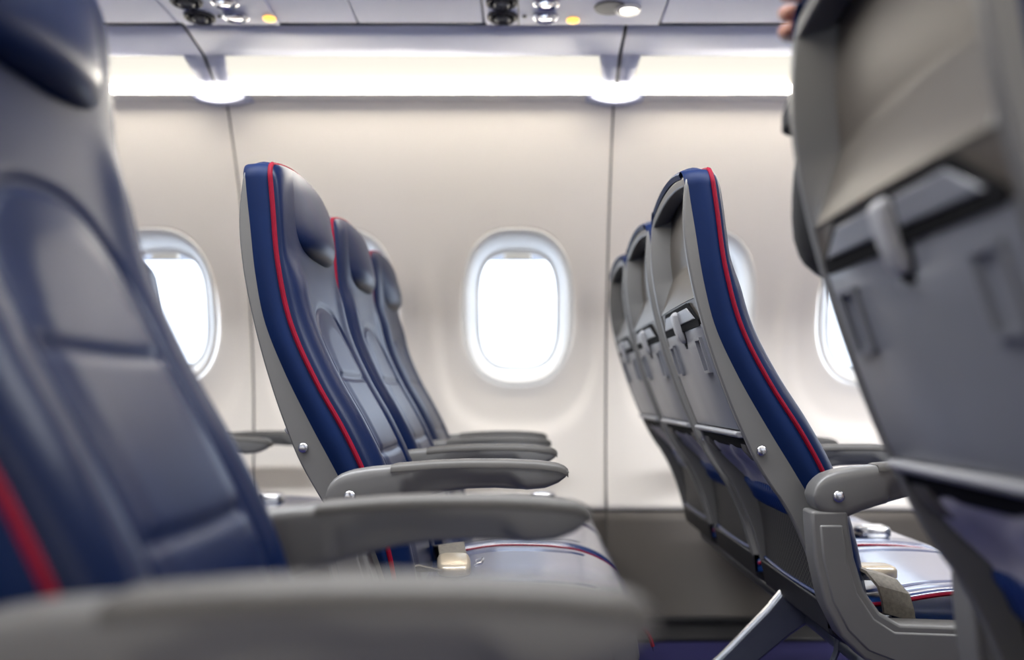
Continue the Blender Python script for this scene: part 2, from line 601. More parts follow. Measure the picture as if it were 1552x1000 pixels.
# passenger service units on the bin underside
def psu(x0, x1, parts, label):
    t = empty('service_panel', ((x0 + x1) / 2, 2.42, BZ), label, 'service panel', 'service panels under the bin')
    off = -t.location
    mb = MB()
    mb.box(x0 + 0.002, x1 - 0.002, 2.12, 2.491, BZ - 0.006, BZ)
    obj('panel', mb, M['psu'], t, off, bevel=0.002)
    z = BZ - 0.006
    for kind, x, y in parts:
        mb = MB()
        if kind == 'nozzle':
            mb.lathe_z(x, y, [(0.040, z), (0.040, z - 0.006), (0.036, z - 0.009), (0.030, z - 0.004), (0.029, z + 0.004)])
            nz = obj('air_nozzle', mb, M['pad'], t, off)
            mb = MB()
            mb.lathe_z(x, y, [(0.021, z), (0.021, z - 0.010), (0.016, z - 0.014), (0.012, z - 0.008), (0.001, z - 0.008)])
            obj('nozzle_core', mb, M['plastic'], nz)
        elif kind in ('lamp', 'lamp_on'):
            mb.lathe_z(x, y, [(0.034, z), (0.034, z - 0.006), (0.030, z - 0.009), (0.025, z - 0.003), (0.024, z + 0.002)])
            l = obj('reading_light', mb, M['chrome'] if kind == 'lamp' else M['bezel'], t, off)
            mb = MB()
            mb.lathe_z(x, y, [(0.023, z), (0.019, z - 0.006), (0.001, z - 0.009)])
            obj('lens', mb, M['chrome'] if kind == 'lamp' else M['lamp_on'], l)
        elif kind == 'amber':
            mb.lathe_z(x, y, [(0.017, z), (0.016, z - 0.004), (0.012, z - 0.006), (0.001, z - 0.007)])
            obj('call_light', mb, M['amber'], t, off, label='glowing amber call light')
        elif kind == 'cover':
            mb.lathe_z(x, y, [(0.042, z), (0.040, z - 0.004), (0.001, z - 0.005)])
            obj('speaker_cover', mb, M['plastic'], t, off)
        elif kind == 'dot':
            mb.lathe_z(x, y, [(0.006, z), (0.005, z - 0.003), (0.001, z - 0.003)], n=10)
            obj('screw', mb, M['pad'], t, off)
    for x, y0 in ((x0 + (x1 - x0) * 0.19 if x1 - x0 > 0.4 else None, 2.12),):
        if x is not None:
            mb = MB()
            mb.box(x - 0.0015, x + 0.0015, 2.12, 2.491, z - 0.0006, z + 0.001)
            obj('groove', mb, M['pad'], t, off)


psu(-0.925, -0.662, [('nozzle', -0.860, 2.432), ('nozzle', -0.860, 2.335), ('lamp', -0.765, 2.430), ('lamp', -0.765, 2.340), ('amber', -0.680, 2.444), ('dot', -0.808, 2.43)],
    'left service panel with two air nozzles and amber light, beside the bent joint')
psu(-0.110, 0.357, [('nozzle', -0.063, 2.432), ('nozzle', -0.063, 2.340), ('lamp', 0.050, 2.430), ('lamp', 0.050, 2.345), ('amber', 0.1235, 2.455), ('cover', 0.215, 2.375), ('lamp_on', 0.262, 2.385), ('dot', -0.005, 2.43)],
    'wider right service panel with a lit white reading light')

# ------------------------------------------------------------------ aircraft seats
BACK = spline([(0.40, -0.472), (0.376, -0.475), (0.293, -0.483), (0.216, -0.477), (0.127, -0.460), (0.033, -0.435), (-0.05, -0.407), (-0.116, -0.380), (-0.166, -0.352), (-0.203, -0.330), (-0.27, -0.300), (-0.36, -0.272)])
NAVY = spline([(0.396, -0.474), (0.340, -0.470), (0.293, -0.465), (0.194, -0.454), (0.127, -0.441), (0.039, -0.407), (-0.05, -0.363), (-0.136, -0.317), (-0.255, -0.258), (-0.36, -0.222)])
PIPE = spline([(0.396, -0.434), (0.327, -0.428), (0.216, -0.418), (0.116, -0.396), (0.017, -0.352), (-0.061, -0.308), (-0.125, -0.277), (-0.255, -0.235), (-0.36, -0.214)])
ZB, ZT = -0.36, 0.392
W = 0.42
RC = 0.030


class Seat:
    """geometry of one seat in its own frame: x forward, y across from 0 to W, z up from the floor"""

    def __init__(s, recline):
        s.a = math.radians(recline)

    def R(s, x, y, z):
        px, pz = -0.285, -0.16
        dx, dz = x - px, z - pz
        # fade the lean out below the pivot so that the base stays put
        a = s.a if dz > 0 else 0.0
        c, q = math.cos(a), math.sin(a)
        return (px + dx * c - dz * q, y, CAMZ + pz + dx * q * (1 if dz > 0 else 1) + dz * c)

    def half(s, zn):
        d = zn - (ZT - RC)
        return W / 2 if d <= 0 else W / 2 - RC + math.sqrt(max(0.0, RC * RC - d * d))

    def yz(s, u, zn):
        v = (zn - ZB) / (ZT - ZB)
        z = ZB + v * (ZT - ZB + 0.020 * (1 - u * u) * ss(0.6, 1, v))
        return W / 2 + u * s.half(zn), z

    def base_h(s, u, zn):
        au = abs(u)
        body = 1 - ss(0.17, 0.25, zn)
        h = 0.024 + 0.010 * math.exp(-((au - 0.80) / 0.18) ** 2) * body
        # centre panel with an arched top
        hw = 0.62 if zn < 0.02 else 0.62
        if zn < 0.05:
            d = (0.60 - au) * W / 2
        else:
            r = ((au / 0.60) ** 2.4 + ((zn - 0.05) / 0.106) ** 2.4) ** (1 / 2.4)
            d = (1 - r) * 0.106
        h += 0.005 * ss(0, 0.045, d) - 0.0045 * math.exp(-(d / 0.0045) ** 2)
        if d > 0:
            for zc in (0.028, -0.106):
                h -= 0.005 * math.exp(-((zn - zc + 0.01 * (1 - u * u)) / 0.0055) ** 2) * ss(0, 0.02, d)
        e = max(0.0, 1 - au ** 7) ** 0.5
        t = min(1, max(0, (ZT - zn) / 0.05))
        return h * e * math.sqrt(max(0, 1 - (1 - t) ** 2))

    def surf(s, u, zn, h):
        y, z = s.yz(u, zn)
        sl = (PIPE(zn + 0.01) - PIPE(zn - 0.01)) / 0.02 if zn < ZT - 0.01 else -0.1
        n = math.hypot(1, sl)
        return s.R(PIPE(zn) + h / n, y, z - sl * h / n)

    def back_cushion(s):
        mb = MB()
        us = np.sin(np.linspace(-1, 1, 91) * math.pi / 2 * 0.999) * 0.35 + np.linspace(-1, 1, 91) * 0.65
        us[0], us[-1] = -1, 1
        zs = list(np.linspace(ZB, ZT - 0.05, 150)) + list(ZT - 0.05 * (1 - np.sin(np.linspace(0.08, 1, 16) * math.pi / 2)))
        mb.grid([[s.surf(u, zn, s.base_h(u, zn)) for u in us] for zn in zs])
        return mb

    def headrest(s):
        mb = MB()
        zc, hh, hw = 0.314, 0.076, 0.74
        rows = []
        for r in np.sin(np.linspace(0.01, 1, 22) * math.pi / 2):
            row = []
            for k in range(72):
                t = 2 * math.pi * k / 72
                c, q = math.cos(t), math.sin(t)
                n = 3.0 if q < 0 else 5.0
                u = hw * math.copysign(abs(c) ** (2 / n), c) * r
                zn = zc + hh * math.copysign(abs(q) ** (2 / n), q) * r
                low = ss(0.39, 0.25, zn) if False else 1 - ss(0.25, 0.39, zn)
                h = s.base_h(u, min(zn, ZT - 0.004)) - 0.0015 + (0.006 + 0.024 * low) * max(0, 1 - r ** 5) ** 0.6 * (0.18 + 0.82 * (1 - (u / hw) ** 2))
                row.append(s.surf(u, zn, h))
            rows.append(row)
        o = mb.grid(rows, close_j=True)
        mb.cap(o, 72)
        return mb

    def perimeter(s):
        P = []
        zs = list(np.linspace(ZB, ZT - RC, 60)) + list(ZT - RC + RC * np.sin(np.linspace(0.08, 1, 10) * math.pi / 2))
        for zn in zs:
            P.append((-1.0, zn, (-1, 0)))
        for u in np.linspace(-1, 1, 24)[1:-1]:
            P.append((u, ZT, (0, 1)))
        for zn in zs[::-1]:
            P.append((1.0, zn, (1, 0)))
        return P

    def gusset(s):
        mb = MB()
        rows = []
        for u, zn, (ny, nz) in s.perimeter():
            y, z = s.yz(u, zn)
            row = []
            fold = 0.010 * ss(0.30, ZT - 0.004, zn) + 0.004
            for dx, k_ in ((-0.002, 1.0), (-0.005, 0.4)):
                row.append(s.R(NAVY(zn) + dx, y - ny * fold * k_, z - nz * fold * k_))
            for q in np.linspace(0, 1, 7):
                b_ = 0.006 * math.sin(math.pi * q)
                row.append(s.R(NAVY(zn) * (1 - q) + PIPE(zn) * q, y + ny * b_, z + nz * b_))
            rows.append(row)
        mb.grid(rows)
        return mb

    def piping(s):
        mb = MB()
        mb.tube([s.R(PIPE(zn) + 0.001, s.yz(u, zn)[0], s.yz(u, zn)[1]) for u, zn, n in s.perimeter()], 0.0043, 8)
        return mb

    def shell_plate(s, y0, y1, x_extra=0.0):
        """a curved side plate, closed"""
        rings = []
        for zn in np.linspace(ZB, 0.374, 56):
            k = s.half(zn) / (W / 2)
            ya, yb = [W / 2 + (y - W / 2) * k for y in (y0, y1)]
            z = s.yz(1, zn)[1]
            xb, xn = BACK(zn), NAVY(zn) + 0.004
            rings.append([s.R(xb, ya, z), s.R(xn, ya, z), s.R(xn, yb, z), s.R(xb, yb, z)])
        return rings

    def strip(s, za, zb, y0, y1, xo, n=12, m=8, fx=None):
        """an open curved sheet parallel to the shell's back line, xo behind it"""
        rows = []
        for zn in np.linspace(za, zb, n):
            row = []
            for y in np.linspace(y0, y1, m):
                u = (y - W / 2) / (W / 2)
                zz = s.yz(u, zn)[1]
                d = xo(zn, u) if callable(xo) else xo
                row.append(s.R(BACK(zn) + d, y, zz))
            rows.append(row)
        return rows

    def shell(s):
        mb = MB()
        mb.loft(s.shell_plate(0.0, 0.016))
        mb.loft(s.shell_plate(W - 0.016, W))
        # top bridge
        rings = []
        for y in np.linspace(0.012, W - 0.012, 20):
            u = (y - W / 2) / (W / 2)
            z1 = s.yz(u, 0.376)[1]
            rings.append([s.R(-0.475, y, z1), s.R(-0.470, y, z1 + 0.004), s.R(-0.440, y, z1 + 0.004), s.R(-0.440, y, z1 - 0.012), s.R(-0.475, y, z1 - 0.016)])
        mb.loft(rings)
        return mb

    def recess(s, sides=0):
        mb = MB()
        y0, y1 = 0.016, W - 0.016
        dep = lambda zn, u=0: 0.038 * min(1, max(0.0, (zn - 0.176) / 0.070))
        zs = np.linspace(0.174, 0.370, 16)
        zs = sorted(list(zs) + [0.246])
        rows = []
        for zn in zs:
            rows.append([s.R(BACK(zn) + dep(zn) + 0.001, y, s.yz((y - W / 2) / (W / 2), zn)[1]) for y in np.linspace(y0 + 0.012, y1 - 0.012, 10)])
        if not sides:
            mb.grid(rows)
        for ya, yb in ((y0, y0 + 0.012), (y1, y1 - 0.012)):
            if (ya < 0.1) != (sides == 1) or not sides:
                continue
            mb.grid([[s.R(BACK(zn) + dep(zn) * q + 0.001, ya + (yb - ya) * q, s.yz((ya - W / 2) / (W / 2), zn)[1]) for q in (0, 0.5, 1)] for zn in zs])
        if sides:
            return mb
        zn = 0.370
        mb.grid([[s.R(BACK(zn) + dep(zn) * q + 0.001, y, s.yz((y - W / 2) / (W / 2), zn)[1]) for y in np.linspace(y0, y1, 10)] for q in (0, 1)])
        # band above the tray
        mb.grid(s.strip(0.130, 0.174, y0, y1, 0.003))
        return mb

    def backing(s):
        mb = MB()
        mb.grid(s.strip(-0.08, 0.146, 0.014, W - 0.014, 0.016))
        mb.grid(s.strip(-0.36, -0.08, 0.014, W - 0.014, lambda zn, u: 0.03 + 0.028 * ss(-0.08, -0.14, zn) - 0.02 * ss(-0.25, -0.36, zn)))
        return mb

    def tray(s):
        mb = MB()
        y0, y1, c = 0.022, W - 0.022, W / 2
        n0, n1 = c - 0.024, c + 0.024
        x = 0.006

        def P(y, zn):
            u = (y - W / 2) / (W / 2)
            return s.R(BACK(zn) + x, y, s.yz(u, zn)[1])
        mb.grid([[P(y, zn) for y in (y0, n0, n1, y1)] for zn in np.linspace(-0.053, 0.096, 10)])
        # rounded bottom of the latch notch
        for k, (a, b_) in enumerate(((y0, n0), (n1, y1))):
            mb.grid([[P(y, zn) for y in (a, b_)] for zn in np.linspace(0.096, 0.1300, 4)])
        mb.grid([[P(n0, zn), P(n0 + 0.014 * (1 - q) ** 1.5, zn)] for q, zn in [(i / 5, 0.096 + 0.022 * i / 5) for i in range(6)]])
        mb.grid([[P(n1, zn), P(n1 - 0.014 * (1 - q) ** 1.5, zn)] for q, zn in [(i / 5, 0.096 + 0.022 * i / 5) for i in range(6)]])
        return mb

    def tray_frame(s, y0, y1, za, zb):
        """a raised rim around a shallow label field on the tray"""
        mb = MB()
        t = 0.0045
        for (a, b_, c, d) in ((y0, y0 + t, za, zb), (y1 - t, y1, za, zb), (y0, y1, za, za + t), (y0, y1, zb - t, zb)):
            ring = []
            for xo in (-0.005, 0.002):
                ring.append([s.R(BACK(zn) + xo, y, zn) for y, zn in ((a, c), (b_, c), (b_, d), (a, d))])
            mb.loft(ring)
        return mb

    def latch_housing(s):
        """trapezoid plate over the tray with a middle gap for the latch"""
        mb = MB()
        c = W / 2
        for sg in (-1, 1):
            pts = [(c + sg * 0.022, 0.1405), (c + sg * 0.166, 0.1405), (c + sg * 0.118, 0.1635), (c + sg * 0.022, 0.1635)]
            mb.loft([[s.R(BACK(zn) + xo, y, zn) for y, zn in pts] for xo in (-0.004, 0.003)])
        return mb

    def latch_gap(s):
        mb = MB()
        c = W / 2
        pts = [(c - 0.184, 0.1270), (c + 0.184, 0.1270), (c + 0.184, 0.1380), (c + 0.126, 0.1715), (c - 0.126, 0.1715), (c - 0.184, 0.1380)]
        mb.loft([[s.R(BACK(zn) + xo, y, zn) for y, zn in pts] for xo in (-0.0015, 0.006)])
        pts = [(c - 0.017, 0.1010), (c + 0.017, 0.1010), (c + 0.022, 0.1180), (c + 0.022, 0.1700), (c - 0.022, 0.1700), (c - 0.022, 0.1180)]
        mb.loft([[s.R(BACK(zn) + xo, y, zn) for y, zn in pts] for xo in (0.002, 0.008)])
        return mb

    def latch(s):
        mb = MB()
        c = W / 2
        rings = []
        for zn, wd, xo in ((0.166, 0.009, -0.006), (0.160, 0.014, -0.012), (0.148, 0.0135, -0.013), (0.128, 0.0125, -0.012), (0.112, 0.0115, -0.010), (0.106, 0.008, -0.006)):
            rings.append([s.R(BACK(zn) + xo, c - wd, zn), s.R(BACK(zn) + xo, c + wd, zn), s.R(BACK(zn) + 0.002, c + wd, zn), s.R(BACK(zn) + 0.002, c - wd, zn)])
        mb.loft(rings)
        return mb

    def ledge(s):
        mb = MB()
        rings = []
        for y in np.linspace(0.02, W - 0.02, 8):
            rings.append([s.R(BACK(zn) + xo, y, zn) for zn, xo in ((-0.057, 0.016), (-0.057, -0.006), (-0.062, -0.010), (-0.068, -0.007), (-0.070, 0.016))])
        mb.loft(rings)
        return mb

    def mechanism(s):
        mb = MB()
        mb.loft([[s.R(BACK(zn) + xo, y, zn) for zn, xo in ((-0.069, 0.03), (-0.069, 0.004), (-0.080, 0.002), (-0.093, 0.008), (-0.094, 0.03))] for y in np.linspace(0.02, W - 0.02, 6)])
        return mb

    def hinge(s, y):
        mb = MB()
        rings = [[s.R(BACK(zn) + xo, yy, zn) for zn, xo in ((-0.072, 0.03), (-0.072, 0.004), (-0.092, 0.0), (-0.112, 0.008), (-0.116, 0.03))] for yy in (y - 0.02, y + 0.02)]
        mb.loft(rings)
        return mb

    def lining(s):
        mb = MB()
        rows = []
        for zn in np.linspace(-0.185, -0.072, 14):
            row = []
            for y in np.linspace(0.022, W - 0.022, 24):
                u = (y - W / 2) / (W / 2)
                d = 0.008 + 0.026 * ss(-0.08, -0.16, zn) + 0.0035 * math.sin(u * 9 + zn * 70)
                row.append(s.R(BACK(zn) + d, y, zn))
            rows.append(row)
        mb.grid(rows)
        return mb

    def band(s):
        mb = MB()
        rings = []
        N = 120
        for i in range(N + 1):
            y = 0.017 + (W - 0.034) * i / N
            u = (y - W / 2) / (W / 2)
            bul = 0.036 - 0.006 * (1 - u * u) - 0.0016 * math.sin(i * 2 * math.pi / 5)
            rings.append([s.R(BACK(zn) + xo + bul, y, zn) for zn, xo in ((-0.171, 0.012), (-0.172, 0.002), (-0.181, -0.004), (-0.198, -0.002), (-0.214, -0.004), (-0.224, 0.001), (-0.225, 0.012))])
        mb.loft(rings)
        return mb

    def net(s):
        mb = MB()
        rows = []
        for zn in np.linspace(-0.345, -0.220, 18):
            row = []
            for y in np.linspace(0.018, W - 0.018, 20):
                u = (y - W / 2) / (W / 2)
                q = (zn + 0.345) / 0.125
                d = 0.012 + 0.026 * q - 0.008 * (1 - u * u)
                row.append(s.R(BACK(zn) + d, y, zn))
            rows.append(row)
        mb.grid(rows)
        return mb

    def net_trim(s):
        mb = MB()
        pts = []
        for y in np.linspace(0.018, W - 0.018, 20):
            u = (y - W / 2) / (W / 2)
            pts.append(s.R(BACK(-0.345) + 0.011 - 0.008 * (1 - u * u), y, -0.345))
        mb.tube(pts, 0.0035, 6)
        return mb

    # ---- seat bottom
    def cushion_top(s, x, u):
        z = -0.337 + 0.010 * math.exp(-((x + 0.02) / 0.16) ** 2) - 0.012 * ss(-0.05, -0.2, x)
        z += 0.006 * (abs(u) ** 2) * (1 - ss(0.02, 0.16, x))
        # stitched seams
        z -= 0.004 * math.exp(-((abs(u) - 0.74) * W / 2 / 0.005) ** 2) * (1 if x < 0.12 else 0)
        return z

    def cushion(s):
        mb = MB()
        x0, x1 = -0.262, 0.212
        rings = []
        nu = 61
        us = np.sin(np.linspace(-1, 1, nu) * math.pi / 2)
        for i, x in enumerate(np.linspace(0, 1, 90)):
            xx = x0 + (x1 - x0) * math.sin(x * math.pi / 2) ** 0.9 if False else x0 + (x1 - x0) * (1 - (1 - x) ** 1.35)
            f = max(0, (xx - 0.085) / (x1 - 0.085))
            drop = 0.085 * (1 - math.sqrt(max(0, 1 - f ** 1.9)))
            bk = max(0, (x0 + 0.03 - xx) / 0.03)
            row = []
            for u in us:
                au = abs(u)
                edge = 0.010 * (1 - math.sqrt(max(0, 1 - max(0, (au - 0.86) / 0.14) ** 2)))
                row.append((xx, W / 2 + u * (W / 2 + 0.008), CAMZ + s.cushion_top(xx, u) - drop - edge - 0.02 * bk))
            rings.append(row)
        o = mb.grid(rings)
        # side walls and bottom
        zb = CAMZ - 0.390
        for j in (0, nu - 1):
            mb.grid([[rings[i][j], (rings[i][j][0], rings[i][j][1], min(zb, rings[i][j][2] - 0.001))] for i in range(90)])
        mb.grid([rings[-1], [(p[0] - 0.012, p[1], zb) for p in rings[-1]]])
        mb.grid([rings[0], [(p[0], p[1], zb) for p in rings[0]]])
        mb.grid([[(x0, 0 - 0.008, zb), (x1 - 0.012, -0.008, zb)], [(x0, W + 0.008, zb), (x1 - 0.012, W + 0.008, zb)]])
        s.rings = rings
        return mb

    def cushion_piping(s, j, sg):
        s.cushion()
        mb = MB()
        for _ in (0,):
            mb.tube([(s.rings[i][j][0], s.rings[i][j][1] + sg * 0.001, s.rings[i][j][2] - 0.001) for i in range(0, 90, 2)], 0.0036, 6)
        return mb


def seat_pan():
    mb = MB()
    rings = []
    for y in (0.0, W):
        rings.append([(x, y, CAMZ + z) for x, z in ((-0.275, -0.350), (-0.264, -0.350), (-0.262, -0.389), (0.185, -0.389), (0.175, -0.41), (0.0, -0.43), (-0.22, -0.43), (-0.262, -0.405))])
    mb.loft(rings)
    return mb


def arm_top(x):
    t = [(-0.318, -0.162), (-0.3165, -0.150), (-0.310, -0.138), (-0.298, -0.128), (-0.280, -0.1215), (-0.25, -0.1165), (-0.20, -0.1125), (-0.15, -0.1085), (-0.10, -0.1065), (-0.03, -0.1065), (0.02, -0.109), (0.05, -0.113), (0.062, -0.118), (0.0675, -0.124)]
    return float(np.interp(x, [a for a, _ in t], [c for _, c in t]))


def arm_bot(x):
    t = [(-0.318, -0.162), (-0.3165, -0.174), (-0.310, -0.186), (-0.298, -0.195), (-0.280, -0.1995), (-0.262, -0.196), (-0.24, -0.187), (-0.213, -0.178), (-0.173, -0.167), (-0.133, -0.157), (-0.093, -0.151), (-0.05, -0.150), (0.0, -0.1525), (0.03, -0.150), (0.05, -0.142), (0.062, -0.133), (0.0675, -0.125)]
    return float(np.interp(x, [a for a, _ in t], [c for _, c in t]))


AW = 0.05


def arm_body():
    mb = MB()
    xs = sorted(set(list(np.linspace(-0.3179, 0.0674, 70)) + [-0.3175, -0.315, -0.312, 0.055, 0.06, 0.064, 0.066]))
    rings = []
    N = 32
    for x in xs:
        zt, zb = CAMZ + arm_top(x), CAMZ + arm_bot(x)
        zc, hz = (zt + zb) / 2, max(0.0004, (zt - zb) / 2)
        # the scoop under the arm
        sc_top = -0.151 + 0.0235 * max(0, 1 - ((x + 0.10) / 0.098) ** 2) ** 0.6 if abs(x + 0.10) < 0.098 else -1
        ring = []
        endr = min(1.0, math.sqrt(max(0.0, (0.072 - x) / 0.05)) if x > 0.022 else 1.0)
        for k in range(N):
            t = 2 * math.pi * k / N
            c, q = math.cos(t), math.sin(t)
            n = 5.0
            y = AW / 2 * (0.55 + 0.45 * endr) * math.copysign(abs(c) ** (2 / n), c)
            z = zc + hz * math.copysign(abs(q) ** (2 / n), q)
            if z - CAMZ < sc_top:
                y *= 1 - 0.34 * ss(0, 0.004, sc_top - (z - CAMZ))
            ring.append((x, y, z))
        rings.append(ring)
    mb.loft(rings)
    return mb


def arm_pad():
    mb = MB()
    rings = []
    for x in list(np.linspace(-0.215, 0.06, 46)) + [0.0635, 0.0665]:
        zt = CAMZ + arm_top(x)
        e = 0.3 if x < -0.2145 else 1.0
        wd = (AW / 2 + 0.0008) * (1.0 if x < 0.03 else 0.62 + 0.38 * math.sqrt(max(0, (0.067 - x) / 0.037)))
        rings.append([(x, -wd, zt - 0.010), (x, -wd * 0.98, zt - 0.003), (x, -wd * 0.82, zt + 0.0016 * e), (x, 0, zt + 0.0026 * e), (x, wd * 0.82, zt + 0.0016 * e), (x, wd * 0.98, zt - 0.003), (x, wd, zt - 0.010), (x, 0, zt - 0.011)])
    mb.loft(rings)
    return mb


def arm_bolt(sg):
    mb = MB()
    mb.disc_y(-0.279, CAMZ - 0.162, sg * (AW / 2 - 0.002), sg * (AW / 2 + 0.006), 0.0095)
    return mb


def bracket():
    outer = [(-0.322, -0.185), (-0.321, -0.21), (-0.316, -0.264), (-0.3006, -0.332), (-0.2745, -0.384), (-0.238, -0.42), (-0.19, -0.438), (-0.12, -0.445), (0.02, -0.446), (0.16, -0.440), (0.18, -0.42), (0.175, -0.385)]
    inner = [(0.16, -0.378), (-0.074, -0.368), (-0.1806, -0.3645), (-0.212, -0.347), (-0.238, -0.311), (-0.2536, -0.259), (-0.262, -0.205), (-0.264, -0.185)]
    mb = MB()
    mb.prism_y([(x, CAMZ + z) for x, z in outer + inner], -AW / 2, AW / 2)
    return mb


def bracket_inset():
    o1 = [(-0.309, -0.207), (-0.304, -0.262), (-0.289, -0.327), (-0.264, -0.374), (-0.232, -0.406), (-0.188, -0.423), (-0.12, -0.430), (0.14, -0.427)]
    i1 = [(0.14, -0.392), (-0.078, -0.380), (-0.190, -0.376), (-0.222, -0.355), (-0.249, -0.315), (-0.2655, -0.261), (-0.272, -0.207)]
    mb = MB()
    for sg in (-1, 1):
        pts = [(x, CAMZ + z) for x, z in o1 + i1]
        mb.prism_y(pts, sg * (AW / 2 - 0.004), sg * (AW / 2 + 0.0025))
    return mb


LEG_A, LEG_B = Vector((-0.225, 0, 0.345)), Vector((-0.59, 0, 0.010))


def leg_rear():
    """flat tapering strut that runs back and down to the floor track"""
    mb = MB()
    d = (LEG_B - LEG_A).normalized()
    n = Vector((d.z, 0, -d.x))
    rings = []
    for q, hw in ((0, 0.040), (0.12, 0.032), (0.35, 0.026), (0.7, 0.022), (1.0, 0.022)):
        p = LEG_A.lerp(LEG_B, q)
        rings.append([p + n * a * hw + Vector((0, b_ * 0.012, 0)) for a, b_ in ((-1, -1), (1, -1), (1, 1), (-1, 1))])
    mb.loft(rings)
    return mb


def leg_rim(sg):
    mb = MB()
    d = (LEG_B - LEG_A).normalized()
    n = Vector((d.z, 0, -d.x))
    mb.tube([LEG_A.lerp(LEG_B, q) + n * sg * hw for q, hw in ((0.02, 0.039), (0.12, 0.032), (0.35, 0.026), (0.7, 0.022), (0.98, 0.022))], 0.0065 if sg > 0 else 0.005, 8)
    return mb


def leg_front():
    mb = MB()
    pts = [(0.09, 0, 0.335), (0.10, 0, 0.30), (0.085, 0, 0.18), (0.06, 0, 0.06), (0.055, 0, 0.012)]
    mb.tube(pts, [0.022, 0.022, 0.018, 0.018, 0.022], 12)
    return mb


def bag_bar():
    mb = MB()
    mb.tube([(-0.215, 0, 0.335), (-0.218, 0, 0.30), (-0.235, 0, 0.26), (-0.262, 0, 0.215), (-0.27, 0, 0.12), (-0.27, 0, 0.01)], 0.006, 8)
    return mb


def beam(x):
    mb = MB()
    mb.tube([(x, -0.06, 0.312), (x, W / 2, 0.312), (x, W + 0.006, 0.312)], 0.018, 14)
    return mb


def ribbon(path, nrm_w, wd, th):
    """webbing: path points with a per-point width direction"""
    mb = MB()
    rings = []
    for i, (p, wdir) in enumerate(zip(path, nrm_w)):
        p = Vector(p)
        wv_ = Vector(wdir).normalized() * wd / 2
        a = Vector(path[max(0, i - 1)])
        c = Vector(path[min(len(path) - 1, i + 1)])
        n = (c - a).cross(wv_).normalized() * th / 2
        rings.append([p - wv_ - n, p + wv_ - n, p + wv_ + n, p - wv_ + n])
    mb.loft(rings)
    return mb


def buckle_body(lx, ly, lz):
    mb = MB()
    rings = []
    for q, s_ in ((0, 0.86), (0.15, 1.0), (0.65, 1.0), (0.88, 0.93), (1.0, 0.74)):
        rings.append([(x * lx / 2 * s_, y * ly / 2 * s_, q * lz) for x, y in superellipse(4, 1, 1, 28)])
    mb.loft(rings)
    return mb


def buckle_flap(lx, ly, lz):
    mb = MB()
    rings = []
    for q, s_ in ((0, 1.0), (0.7, 1.0), (1.0, 0.9)):
        rings.append([(x * lx / 2 * s_ * 0.72, y * ly / 2 * s_ * 0.62, lz * (0.93 + 0.14 * q)) for x, y in superellipse(5, 1, 1, 24)])
    mb.loft(rings)
    return mb


GEO = {}


